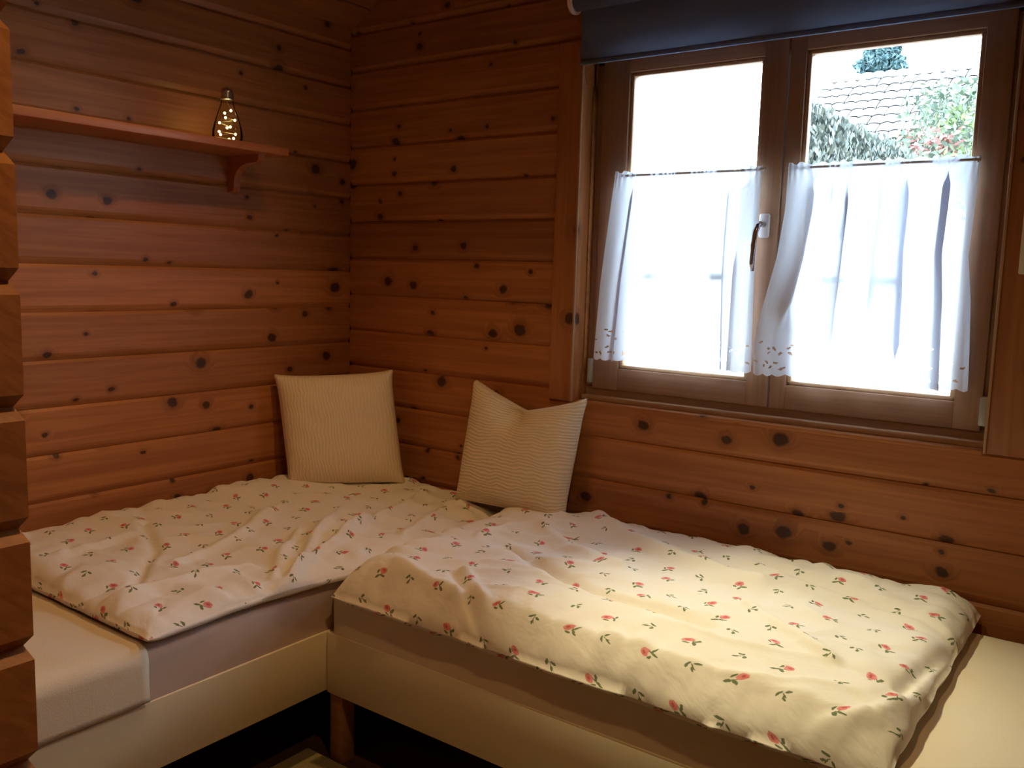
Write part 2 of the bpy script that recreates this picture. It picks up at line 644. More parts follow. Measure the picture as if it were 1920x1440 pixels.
wp = tag(empty('wall_partition', (0, 0, 0)), kind='structure')
pz = 1.545 - 12 * H
while pz < 2.75:
    z0 = max(pz, 0)
    hh = pz + H - z0
    xs = max(0.0, (z0 - EAVE) / SLOPE)
    if hh > 0.05 and xs < PX - 0.1:
        o = link('log', part_log(PX - xs, hh), M['endlog'], wp)
        o.location = (xs, PY0, z0)
    pz += H

# floor and its planks, sloping ceiling and its boards
fl = tag(link('floor', boxes([((-0.1, ROOM_Y - 0.1, -0.12), (ROOM_X + 0.1, 0.1, -0.02))]), M['floor']), kind='structure')
pm = rbox((0, 0, -0.02), (ROOM_X, 0.138, 0.0), 0.002, 1)
y = ROOM_Y
while y < -0.01:
    o = link('plank', pm, M['floor'], fl)
    o.location = (0, y, 0)
    y += 0.14
cl = tag(empty('ceiling'), kind='structure')
th = math.atan(SLOPE)
L1 = RIDGE / math.cos(th)
o = link('roof_deck', boxes([((-0.25, ROOM_Y - 0.2, 0.02), (L1 + 0.05, 0.2, 0.14))]), M['ceiling'], cl)
o.location, o.rotation_euler = (0, 0, EAVE), (0, -th, 0)
L2 = (ROOM_X - RIDGE) / math.cos(th)
o2 = link('roof_deck', boxes([((-0.02, ROOM_Y - 0.2, 0.02), (L2 + 0.25, 0.2, 0.14))]), M['ceiling'], cl)
o2.location, o2.rotation_euler = (RIDGE, 0, ceil_z(RIDGE)), (0, th, 0)
bw = 0.112
bmesh_board = prism([(0, 0.02), (0, 0.004), (0.005, 0), (bw - 0.008, 0), (bw - 0.003, 0.004), (bw - 0.003, 0.02)], -ROOM_Y)
k = 0
while k * bw < L1:
    b_ = link('board', bmesh_board, M['ceiling'], cl)
    # local x runs along the eave, local y up the slope
    R = Matrix(((0, math.cos(th), -math.sin(th)), (1, 0, 0), (0, math.sin(th), math.cos(th)))).to_4x4()
    b_.matrix_world = Matrix.Translation((k * bw * math.cos(th), ROOM_Y, EAVE + k * bw * math.sin(th))) @ R
    k += 1
k = 0
while k * bw < L2:
    b_ = link('board', bmesh_board, M['ceiling'], cl)
    R = Matrix(((0, math.cos(th), math.sin(th)), (1, 0, 0), (0, -math.sin(th), math.cos(th)))).to_4x4()
    b_.matrix_world = Matrix.Translation((RIDGE + k * bw * math.cos(th), ROOM_Y, ceil_z(RIDGE) - k * bw * math.sin(th))) @ R
    k += 1

# window casings (upright boards against the logs)
for n, (xa, xb, zb, zt) in enumerate(((0.921, 1.010, 0.905, 2.0), (2.170, 2.300, 0.905, 2.0))):
    o = link('trim_%d' % (n + 1), rbox((0, 0, 0), (zt - zb, xb - xa, 0.058), 0.003, 2), M['board'])
    # local x up, local y along the wall, local z out of the wall
    o.matrix_world = Matrix(((0, 1, 0, xa), (0, 0, -1, 0.048), (1, 0, 0, zb), (0, 0, 0, 1)))
    tag(o, kind='structure')
    r_ = link('edge_bead', rbox((0, 0, 0), (zt - zb, 0.007, 0.007), 0.002, 2), M['bead'], o)
    r_.location = (0, (xb - xa) - 0.007 if n == 0 else 0.0, 0.056)

# ------------------------------------------------------------------ window
win = tag(empty('window_1', (0, 0, 0)), kind='structure')


def wpart(name, a, b, mat, parent=win, r=0.003):
    """board whose grain runs along its longest side"""
    d = [b[i] - a[i] for i in range(3)]
    if d[2] > d[0]:
        o = link(name, rbox((0, 0, 0), (d[2], d[0], d[1]), r, 2), M[mat], parent)
        Rm = Matrix(((0, 1, 0, a[0]), (0, 0, -1, b[1]), (1, 0, 0, a[2]), (0, 0, 0, 1)))
        Rm = Matrix(((0, 1, 0, a[0]), (0, 0, 1, a[1]), (1, 0, 0, a[2]), (0, 0, 0, 1)))
    else:
        o = link(name, rbox((0, 0, 0), tuple(d), r, 2), M[mat], parent)
        Rm = Matrix.Translation(a)
    o.matrix_world = Rm
    return o


wpart('frame', (1.012, 0.072, 0.905), (1.062, 0.140, 1.985), 'sash')
wpart('frame', (2.128, 0.072, 0.905), (2.168, 0.140, 1.985), 'sash')
wpart('frame', (1.012, 0.072, 1.935), (2.168, 0.140, 1.985), 'sash')
wpart('frame', (1.012, 0.066, 0.905), (2.168, 0.140, 0.952), 'sash')
wpart('sill', (1.012, 0.0, 0.897), (2.168, 0.070, 0.909), 'board')
wpart('sill_rail', (1.014, 0.036, 0.909), (2.166, 0.066, 0.924), 'bead')
SF, SB = 0.058, 0.112


def sash(x0, x1, z0, z1, px0, px1, pz0, pz1):
    s = wpart('sash', (x0, SF, z0), (px0, SB, z1), 'sash')
    inv = s.matrix_world.inverted()

    def sub(name, a, b, mat, r=0.003):
        o = wpart(name, a, b, mat, win, r)
        mw = o.matrix_world.copy()
        o.parent = s
        o.matrix_parent_inverse = inv
        o.matrix_world = mw
        return o
    sub('stile', (px1, SF, z0), (x1, SB, z1), 'sash')
    sub('rail', (px0 - .001, SF + 0.001, z0), (px1 + .001, SB, pz0), 'sash')
    sub('rail', (px0 - .001, SF + 0.001, pz1), (px1 + .001, SB, z1), 'sash')
    sub('glazing_bead', (px0, SF + 0.008, pz0), (px0 + 0.012, SB - 0.02, pz1), 'bead', 0.004)
    sub('glazing_bead', (px1 - 0.012, SF + 0.008, pz0), (px1, SB - 0.02, pz1), 'bead', 0.004)
    sub('glazing_bead', (px0, SF + 0.008, pz0), (px1, SB - 0.02, pz0 + 0.012), 'bead', 0.004)
    sub('glazing_bead', (px0, SF + 0.008, pz1 - 0.012), (px1, SB - 0.02, pz1), 'bead', 0.004)
    g = link('pane', boxes([((px0, 0.088, pz0), (px1, 0.092, pz1))]), M['glass'], s)
    g.matrix_parent_inverse = inv
    return s, inv


s1, inv1 = sash(1.040, 1.612, 0.946, 1.975, 1.130, 1.547, 1.014, 1.905)
s2, inv2 = sash(1.616, 2.150, 0.946, 1.975, 1.660, 2.086, 1.014, 1.908)


def sub_of(s, inv, name, me, mat):
    o = link(name, me, M[mat], s, True)
    o.matrix_parent_inverse = inv
    return o


sub_of(s1, inv1, 'hinge', rbox((1.026, 0.046, 0.962), (1.042, 0.064, 1.040), 0.004, 2), 'hinge')
sub_of(s2, inv2, 'hinge', rbox((2.146, 0.040, 0.962), (2.166, 0.064, 1.034), 0.004, 2), 'hinge')
sub_of(s1, inv1, 'handle_plate', rbox((1.560, 0.046, 1.416), (1.590, 0.059, 1.482), 0.006, 3), 'white')
hp = [(1.575, 0.050, 1.452), (1.575, 0.018, 1.452), (1.573, 0.008, 1.446), (1.570, 0.003, 1.430), (1.567, 0.001, 1.39), (1.565, 0.004, 1.345), (1.565, 0.010, 1.325)]
sub_of(s1, inv1, 'handle', tube(hp, [0.008, 0.008, 0.0085, 0.0085, 0.008, 0.0075, 0.005], 10), 'metal')

for (s_, inv_), (px, py) in zip(((s1, inv1), (s1, inv1), (s2, inv2), (s2, inv2)), ((1222, 517), (1345, 518), (1560, 525), (1657, 526))):
    p = on_y(px, py, 0.050)
    sub_of(s_, inv_, 'pane_clip', rbox((p.x - 0.028, 0.048, p.z - 0.009), (p.x + 0.028, 0.088, p.z + 0.009), 0.004, 2), 'dark')

# ------------------------------------------------------------------ roller blind
bl = tag(empty('roller_blind', (1.58, -0.03, 1.93)), 'slate blue roller blind pulled up at the top of the window', 'blind')


def under(parent, name, me, mat, smooth=True):
    o = link(name, me, M[mat], parent, smooth)
    o.matrix_parent_inverse = Matrix.Translation(-Vector(parent.location))
    return o


def curve_along_x(me):
    me.transform(Matrix.Rotation(PI / 2, 4, 'Y'))
    return me


rollm = lathe([(0.026, 0), (0.026, 1.20)], 28)
curve_along_x(rollm)
rollm.transform(Matrix.Translation((1.000, -0.048, 2.098)))
under(bl, 'roll', rollm, 'blind')
clothv = []
for i in range(13):
    z = 2.098 - i / 12 * (2.098 - 1.934)
    yy = -0.022 + 0.002 * math.sin(i * 1.1)
    for x in (1.004, 1.3, 1.6, 1.9, 2.19):
        clothv.append((x, yy, z))
cm = mesh(clothv, [(i * 5 + j, i * 5 + j + 1, i * 5 + j + 6, i * 5 + j + 5) for i in range(12) for j in range(4)])
under(bl, 'cloth', cm, 'blind')
under(bl, 'bottom_bar', rbox((1.004, -0.027, 1.922), (2.19, -0.017, 1.937), 0.004, 2), 'blind')
for xx in (0.985, 2.20):
    cp = lathe([(0.010, 0), (0.032, 0.002), (0.034, 0.010), (0.034, 0.014), (0.028, 0.016)], 28)
    curve_along_x(cp)
    cp.transform(Matrix.Translation((xx, -0.048, 2.098)))
    under(bl, 'end_cap', cp, 'blindcap')
    under(bl, 'bracket', rbox((xx + 0.004, -0.048, 2.09), (xx + 0.010, 0.002, 2.125), 0.002, 1), 'blindcap')

# ------------------------------------------------------------------ cafe curtains on rods


def interp(pts, t):
    for (a, va), (b, vb) in zip(pts, pts[1:]):
        if t <= b:
            f = (t - a) / (b - a)
            return va + (vb - va) * f
    return pts[-1][1]


def curtain(name, label, ztop, zbot, left, right, foldf, seed, rodlabel, rx0, rx1, folds):
    """left/right: x of the side edges as function of t (0 top, 1 bottom)"""
    rnd = random.Random(seed)
    y0 = 0.030
    wid = 0.5
    nu = 210
    ts = [i / 40 * 0.74 for i in range(40)] + [0.74 + 0.26 * i / 62 for i in range(63)]
    nv = len(ts)
    hgt = ztop - zbot
    # eyelets in cloth coordinates (s metres across, d metres above the hem)
    holes = []
    n_motif = 7
    for k in range(n_motif):
        cx = (k + 0.5) / n_motif * wid
        for m_ in range(15):
            a = rnd.uniform(0, PI)
            px = cx + rnd.uniform(-0.032, 0.032)
            py = 0.018 + rnd.random() ** 1.5 * (0.095 - abs(px - cx) * 1.4)
            if all((px - h[0]) ** 2 + (py - h[1]) ** 2 > 0.011 ** 2 for h in holes):
                holes.append((px, py, rnd.uniform(0.0042, 0.0065), rnd.uniform(0.0020, 0.0030), a))
    V = []
    for t in ts:
        xl, xr = interp(left, t), interp(right, t)
        for i in range(nu):
            s = i / (nu - 1)
            hem = 0.006 * abs(math.sin(s * PI * 21)) * max(0.0, (t - 0.9) / 0.1)
            g = foldf(s, t)
            x = xl + (xr - xl) * s
            for sk, wk, ak, t0, t1 in folds:
                q = (s - sk - 0.03 * (t - 0.5) * math.sin(sk * 40)) / wk
                if abs(q) < 3.2:
                    grow = min(1, max(0, (t - t0) / 0.12)) * min(1, max(0, (t1 - t) / 0.15))
                    x -= (xr - xl) * wk * 2.1 * ak * grow * q * math.exp(-q * q)
                    g += 0.010 * ak * grow * math.exp(-q * q) * math.copysign(1, math.sin(sk * 91))
            gather = 0.004 * math.sin(s * 190 + 2 * math.sin(s * 31)) * max(0, 1 - t / 0.10)
            ruff = 0.006 * (0.5 + 0.5 * math.sin(s * 83 + 1.7 * math.sin(s * 23))) * max(0, 1 - t / 0.03)
            yv = min(y0 - g - gather, 0.050)
            V.append((x, yv, ztop + ruff - t * hgt - hem))
    F = []
    for j in range(nv - 1):
        for i in range(nu - 1):
            s = (i + 0.5) / (nu - 1) * wid
            d = (1 - (ts[j] + ts[j + 1]) / 2) * hgt
            if d < 0.13:
                cut = False
                for hx, hy, a, b, an in holes:
                    dx, dy = s - hx, d - hy
                    if abs(dx) > 0.01 or abs(dy) > 0.01:
                        continue
                    p = dx * math.cos(an) + dy * math.sin(an)
                    q = dy * math.cos(an) - dx * math.sin(an)
                    if (p / a) ** 2 + (q / b) ** 2 < 1:
                        cut = True
                        break
                if cut:
                    continue
            F.append((j * nu + i, j * nu + i + 1, (j + 1) * nu + i + 1, (j + 1) * nu + i))
    me = bpy.data.meshes.new('curtain')
    me.from_pydata(V, [], F)
    o = link(name, me, M['curtain'], None, True)
    tag(o, label, 'curtain')
    rod = tag(empty('curtain_rod', (rx0, 0.032, ztop - 0.008)), rodlabel, 'curtain rod')
    under(rod, 'bar', tube([(rx0, 0.032, ztop - 0.008), (rx1, 0.032, ztop - 0.008)], 0.0035, 10), 'white')
    for xx in (rx0 + 0.006, rx1 - 0.006):
        under(rod, 'hook', tube([(xx, 0.0585, ztop - 0.002), (xx, 0.040, ztop - 0.004), (xx, 0.030, ztop - 0.014)], 0.0022, 6), 'white')
    return o


def fold1(s, t):
    f = 0.010 * math.sin(s * 21 + 0.6) + 0.006 * math.sin(s * 47 + 1.0 + t)
    edge = math.exp(-((s - 0.06) / 0.09) ** 2) + math.exp(-((s - 0.90) / 0.08) ** 2)
    return f * (0.35 + 0.5 * t) + edge * 0.018 * t


def fold2(s, t):
    f = 0.017 * math.sin(s * 24 + 0.4 + 0.5 * t) + 0.007 * math.sin(s * 55 + 2.0)
    edge = math.exp(-((s - 0.08) / 0.12) ** 2)
    return f * (0.35 + 0.75 * t) + edge * 0.03 * t


def px_edge(pts, y):
    z_t, z_b = on_y(*pts[0], y).z, on_y(*pts[-1], y).z
    return [((z_t - on_y(*p, y).z) / (z_t - z_b), on_y(*p, y).x) for p in pts]


CT = 1.607
curtain('cafe_curtain', 'white voile half curtain behind the window handle, hem corner by the cushions', CT, 1.047,
        px_edge([(1155, 325), (1142, 430), (1130, 530), (1124, 610), (1119, 672)], 0.03),
        px_edge([(1430, 312), (1420, 430), (1414, 520), (1411, 610), (1408, 703)], 0.03), fold1, 3,
        'thin white rod holding the half curtain behind the window handle', 1.108, 1.572,
        [(0.14, 0.035, 1.0, 0.02, 1.3), (0.40, 0.018, 0.7, 0.0, 0.28), (0.60, 0.018, 0.7, 0.0, 0.25), (0.80, 0.03, 0.9, 0.02, 1.3), (0.88, 0.03, 1.0, 0.35, 1.3)])
curtain('cafe_curtain', 'wider flared white voile half curtain with deep folds and eyelet hem', CT, 1.047,
        px_edge([(1480, 312), (1474, 400), (1460, 490), (1434, 590), (1422, 650), (1422, 705)], 0.03),
        px_edge([(1840, 288), (1826, 400), (1816, 475), (1820, 560), (1818, 650), (1815, 728)], 0.03), fold2, 5,
        'thin white rod holding the wider flared half curtain', 1.640, 2.102,
        [(0.13, 0.05, 1.0, 0.02, 0.8), (0.25, 0.022, 0.9, 0.0, 0.30), (0.36, 0.035, 1.0, 0.05, 0.95), (0.53, 0.025, 1.0, 0.0, 0.80), (0.66, 0.04, 1.1, 0.02, 0.97), (0.86, 0.05, 1.1, 0.0, 1.3)])

# ------------------------------------------------------------------ beds
RT, RB = 0.357, 0.195                      # top and underside of the rails
BX, BY = 0.800, -0.837                     # front faces of the two beds
MT = 0.480                                 # mattress top

b1 = tag(empty('bed', (0.40, -0.95, 0)), 'cream painted bed frame along the wall with the shelf', 'bed')
under(b1, 'side_rail', rbox((BX - 0.022, -1.90, RB), (BX, -0.006, RT), 0.003, 2), 'paint')
under(b1, 'side_rail', rbox((0.012, -1.90, RB), (0.034, -0.006, RT), 0.003, 2), 'paint')
under(b1, 'end_rail', rbox((0.034, -1.90, RB), (BX - 0.022, -1.878, RT), 0.003, 2), 'paint')
under(b1, 'end_rail', rbox((0.034, -0.028, RB), (BX - 0.022, -0.006, RT), 0.003, 2), 'paint')
for x, yq in ((0.036, -1.876), (0.036, -0.076), (BX - 0.070, -1.876), (BX - 0.070, -0.076)):
    under(b1, 'leg', rbox((x, yq, 0), (x + 0.046, yq + 0.046, RB + 0.05), 0.003, 2), 'leg')
for k in range(12):
    yq = -1.82 + k * 0.155
    under(b1, 'slat', rbox((0.034, yq, RB + 0.05), (BX - 0.022, yq + 0.07, RB + 0.066), 0.002, 1), 'leg')

X2 = 2.84
b2 = tag(empty('bed', (1.8, -0.42, 0)), 'cream painted bed frame standing under the window', 'bed')
under(b2, 'side_rail', rbox((BX + 0.002, BY, RB - 0.004), (X2, BY + 0.022, RT), 0.003, 2), 'paint')
under(b2, 'side_rail', rbox((BX + 0.002, -0.034, RB - 0.004), (X2, -0.012, RT), 0.003, 2), 'paint')
under(b2, 'end_rail', rbox((BX + 0.002, BY + 0.022, RB - 0.004), (BX + 0.024, -0.034, RT), 0.003, 2), 'paint')
under(b2, 'end_rail', rbox((X2 - 0.022, BY + 0.022, RB - 0.004), (X2, -0.034, RT), 0.003, 2), 'paint')
for x, yq in ((BX + 0.004, BY + 0.010), (BX + 0.026, -0.082), (X2 - 0.070, BY + 0.024), (X2 - 0.070, -0.082)):
    under(b2, 'leg', rbox((x, yq, 0), (x + 0.046, yq + 0.046, RB + 0.05), 0.003, 2), 'leg')
for k in range(12):
    xq = BX + 0.07 + k * 0.16
    under(b2, 'slat', rbox((xq, BY + 0.022, RB + 0.05), (xq + 0.07, -0.034, RB + 0.066), 0.002, 1), 'leg')


def soft_box(a, b, r, seg, amp, seed):
    """upholstered block: rounded, with slight unevenness"""
    bm = bmesh.new()
    bmesh.ops.create_cube(bm, size=1)
    s = [b[i] - a[i] for i in range(3)]
    c = [(b[i] + a[i]) / 2 for i in range(3)]
    for v in bm.verts:
        v.co = Vector((v.co.x * s[0] + c[0], v.co.y * s[1] + c[1], v.co.z * s[2] + c[2]))
    bmesh.ops.bevel(bm, geom=bm.edges[:], offset=r, segments=seg, profile=0.5, affect='EDGES')
    long = [e for e in bm.edges if e.calc_length() > 0.25]
    bmesh.ops.subdivide_edges(bm, edges=long, cuts=36, use_grid_fill=True)
    bmesh.ops.recalc_face_normals(bm, faces=bm.faces)
    for v in bm.verts:
        n = noise.noise(v.co * 3.1 + Vector((seed, 0, 0))) + 0.5 * noise.noise(v.co * 9 + Vector((0, seed, 0)))
        k = 1.0 if v.co.z > a[2] + 0.004 else 0.15
        v.co += v.normal * n * amp * k
    me = bpy.data.meshes.new('mesh')
    bm.to_mesh(me)
    bm.free()
    me.shade_smooth()
    return me


MB = RB + 0.066
tag(link('mattress', soft_box((0.040, -1.874, MB), (BX - 0.004, -0.030, MT), 0.030, 5, 0.003, 1.0), M['mattress']),
    'grey cloth mattress lying in the bed frame below the shelf', 'mattress')
tag(link('mattress', soft_box((BX + 0.010, BY + 0.004, MB), (X2 - 0.024, -0.036, MT), 0.030, 5, 0.004, 4.0), M['sheet']),
    'mattress in a cream fitted sheet lying in the bed frame under the window', 'mattress')


def sheet_drape():
    """sheet laid over the foot end of the first mattress, hanging over its front edge"""
    V, F = [], []
    prof = []
    for i in range(15):
        prof.append((0.045 + (BX - 0.052) * i / 15, MT + 0.006))
    for k in range(8):
        a = k / 7 * PI / 2
        prof.append((BX - 0.028 + 0.033 * math.sin(a), MT - 0.027 + 0.033 * math.cos(a)))
    for k in range(1, 8):
        prof.append((BX + 0.005 - 0.002 * k / 7, MT - 0.027 - (MT - 0.027 - RT - 0.004) * k / 7))
    ys = [-1.88 + (1.88 - 1.345) * i / 30 for i in range(31)]
    for i, y_ in enumerate(ys):
        for j, (x, z) in enumerate(prof):
            n = noise.noise(Vector((x * 5, y_ * 5, z * 5)))
            V.append((x + 0.003 * n, y_ + 0.004 * noise.noise(Vector((x * 9, z * 9, 3))), z + 0.003 * n))
    np_ = len(prof)
    for i in range(30):
        for j in range(np_ - 1):
            F.append((i * np_ + j, i * np_ + j + 1, (i + 1) * np_ + j + 1, (i + 1) * np_ + j))
    me = bpy.data.meshes.new('sheet')
    me.from_pydata(V, [], F)
    o = link('bed_sheet', me, M['sheet'], None, True)
    md = o.modifiers.new('thickness', 'SOLIDIFY')
    md.thickness = 0.004
    md.offset = 1
    return o


tag(sheet_drape(), 'plain cream sheet over the bare foot end of the mattress below the shelf', 'bed sheet')


# ------------------------------------------------------------------ duvets
def seg_dist(x, y, a, b):
    dx, dy = b[0] - a[0], b[1] - a[1]
    L = dx * dx + dy * dy
    t = max(0, min(1, ((x - a[0]) * dx + (y - a[1]) * dy) / L))
    return math.hypot(x - a[0] - t * dx, y - a[1] - t * dy), t


def edge_map(n, soft):
    """parameter with denser samples near both ends"""
    return [0.5 - 0.5 * math.cos(PI * i / n) * 0.35 - 0.5 * 0.65 * (1 - 2 * i / n) for i in range(n + 1)]


def duvet(name, label, x0, x1, y0, y1, base, thick, rim, creases, mat, seed, outline=None, amp=0.015):
    nx, ny = 190, 130
    us, vs2 = edge_map(nx, 0.1), edge_map(ny, 0.1)
    top, bot, uv = [], [], []
    LX, LY = x1 - x0, y1 - y0
    for u in us:
        for v in vs2:
            x, y = x0 + LX * u, y0 + LY * v
            if outline:
                x, y = outline(x, y, u, v)
            ex = min(u * LX, (1 - u) * LX) / rim
            ey = min(v * LY, (1 - v) * LY) / rim
            px = math.sqrt(max(0, 1 - (1 - min(ex, 1)) ** 2))
            py = math.sqrt(max(0, 1 - (1 - min(ey, 1)) ** 2))
            pr = px * py
            P = Vector((x, y, 0))
            q = Vector((x * 1.2 + y * 0.6, y * 2.4 - x * 0.7, seed))
            n = noise.noise(q * 2.2) * 1.0 + noise.noise(q * 5.0) * 0.5
            rg = 1 - abs(noise.noise(q * 3.6 + Vector((5, 1, 2)))) * 2
            n += 0.45 * max(0, rg) ** 3
            edge = math.exp(-min(ex, ey) * 0.9)
            n += edge * 0.7 * noise.noise(P * 17 + Vector((seed, 0, 3)))
            ax = (x * 15, y * 3.5) if ey < ex else (x * 3.5, y * 15)
            n += math.exp(-min(ex, ey) * 0.55) * 0.9 * (abs(noise.noise(Vector((ax[0], ax[1], seed + 4)))) * 2 - 0.5)
            n += 0.22 * noise.noise(Vector((x * 13 + y * 5, y * 19 - x * 6, seed)))
            h = thick(x, y, u, v) * pr + amp * n * pr
            for pts, wd, am in creases:
                best, tt = 9, 0
                for a, b in zip(pts, pts[1:]):
                    d, t = seg_dist(x, y, a, b)
                    if d < best:
                        best, tt = d, t
                if best < wd * 3.2:
                    h += 1.5 * am * math.exp(-(best / wd) ** 2) * min(1, pr + 0.15)
            zb = base(x, y)
            wob = 0.006 * noise.noise(P * 11 + Vector((seed, 7, 0))) * edge
            top.append((x + wob, y + wob, zb + 0.006 + 0.020 * (1 - pr) + max(h, 0.0)))
            bot.append((x + wob, y + wob, zb + 0.002 + 0.024 * (1 - pr) ** 2))
            uv.append((x, y))
    W = ny + 1
    n0 = len(top)
    F = []
    for i in range(nx):
        for j in range(ny):
            F.append((i * W + j, (i + 1) * W + j, (i + 1) * W + j + 1, i * W + j + 1))
    m_ = len(F)
    F += [tuple(n0 + k for k in reversed(f)) for f in F[:m_]]
    ring = [(i, 0) for i in range(nx + 1)] + [(nx, j) for j in range(1, ny + 1)] + [(i, ny) for i in range(nx - 1, -1, -1)] + [(0, j) for j in range(ny - 1, 0, -1)]
    rk = [i * W + j for i, j in ring]
    for a, b in zip(rk, rk[1:] + rk[:1]):
        F.append((a, n0 + a, n0 + b, b))
    me = bpy.data.meshes.new('duvet')
    me.from_pydata(top + bot, [], F)
    # cloth coordinates: distance travelled along the surface, so that the print keeps its size on the sides
    T = np.array(top).reshape(nx + 1, W, 3)
    du = np.linalg.norm(np.diff(T, axis=0), axis=2)
    dv = np.linalg.norm(np.diff(T, axis=1), axis=2)
    cu = np.vstack([np.zeros((1, W)), np.cumsum(du, axis=0)])
    cv = np.hstack([np.zeros((nx + 1, 1)), np.cumsum(dv, axis=1)])
    cu = cu - cu[nx // 2].mean()
    cv = cv - cv[:, W // 2].mean()
    UV = np.stack([cu.ravel(), cv.ravel()], axis=1)
    UV = np.vstack([UV, UV + 3.3])
    layer = me.uv_layers.new(name='UVMap')
    idx = np.empty(len(me.loops), dtype=np.int32)
    me.loops.foreach_get('vertex_index', idx)
    layer.data.foreach_set('uv', UV[idx].astype(np.float32).ravel())
    bm = bmesh.new()
    bm.from_mesh(me)
    bmesh.ops.recalc_face_normals(bm, faces=bm.faces)
    bm.to_mesh(me)
    bm.free()
    o = link(name, me, M[mat], None, True)
    return tag(o, label, 'duvet')


def cz(pts, z):
    return [tuple(on_z(px, py, z)[:2]) for px, py in pts]


def thick1(x, y, u, v):
    wall = math.exp(-(x / 0.22) ** 2)
    return 0.042 + 0.045 * wall + 0.02 * math.exp(-((x - 0.35) / 0.25) ** 2)


cr1 = [(cz([(530, 1085), (600, 1035), (690, 985)], .54), 0.014, 0.014),
       (cz([(545, 1090), (590, 1010), (640, 965)], .54), 0.012, 0.012),
       (cz([(515, 1080), (525, 1040), (560, 1000)], .54), 0.010, 0.010),
       (cz([(330, 1060), (430, 1020), (520, 960)], .54), 0.016, 0.010),
       (cz([(250, 1100), (290, 1040), (270, 1000)], .54), 0.014, -0.010),
       (cz([(200, 1120), (330, 1090), (470, 1060)], .54), 0.016, 0.008),
       (cz([(640, 1010), (740, 960), (800, 930)], .54), 0.020, 0.012),
       (cz([(760, 1000), (840, 950), (880, 945)], .54), 0.018, 0.010),
       (cz([(120, 1050), (240, 1020)], .54), 0.018, 0.008)]


def out1(x, y, u, v):
    # front edge bows a little, foot corner pulled out
    if u > 0.5:
        x += 0.012 * math.sin(y * 7) * (u - 0.5) * 2
    return x, y


def base1(x, y):
    o = max(0, x - (BX - 0.03))
    return MT + 0.004 - 0.10 * o


duvet('duvet', 'rose sprigged duvet spread on the bed below the shelf', 0.006, 0.815, -1.352, -0.008, base1, thick1, 0.075, cr1, 'duvet1', 2.0, out1)


def thick2(x, y, u, v):
    return 0.070 + 0.018 * math.exp(-((y + 0.16) / 0.12) ** 2) + 0.014 * math.exp(-((y + 0.62) / 0.16) ** 2)


cr2 = [(cz([(950, 1020), (1010, 1058), (1100, 1100), (1230, 1140), (1330, 1170)], .57), 0.022, -0.016),
       (cz([(900, 1000), (960, 985), (1060, 985)], .57), 0.02, 0.010),
       (cz([(1020, 990), (1080, 1030), (1160, 1060)], .57), 0.022, 0.012),
       (cz([(1100, 960), (1180, 1010), (1300, 1050), (1420, 1090)], .57), 0.030, 0.012),
       (cz([(850, 1090), (890, 1140), (925, 1190)], .55), 0.011, -0.010),
       (cz([(870, 1085), (915, 1140), (945, 1195)], .55), 0.010, 0.005),
       (cz([(740, 1060), (850, 1110)], .56), 0.02, 0.008),
       (cz([(950, 1195), (1080, 1235), (1180, 1265)], .55), 0.010, -0.014),
       (cz([(1160, 1255), (1260, 1270), (1350, 1300)], .55), 0.016, 0.010),
       (cz([(1340, 1285), (1365, 1330), (1360, 1370)], .55), 0.009, -0.014),
       (cz([(1400, 1130), (1470, 1180), (1560, 1240)], .57), 0.016, 0.010),
       (cz([(1430, 1060), (1600, 1110), (1790, 1180)], .57), 0.018, -0.008),
       (cz([(1690, 1290), (1740, 1240), (1790, 1200)], .56), 0.012, -0.010),
       (cz([(1540, 1330), (1640, 1340), (1720, 1300)], .56), 0.016, 0.008)]


def base2(x, y):
    o = max(0, (BY + 0.03) - y)
    return MT + 0.004 - 0.58 * o


def out2(x, y, u, v):
    # the head end runs a little askew over the neighbouring bed
    if u < 0.5:
        k = (0.5 - u) * 2
        x += k * (0.020 * (1 - v) + 0.010 * math.sin(v * 9))
    return x, y


duvet('duvet', 'rose sprigged duvet spread on the bed under the window', 0.838, 2.200, -0.868, -0.010, base2, thick2, 0.085, cr2, 'duvet2', 9.0, out2)


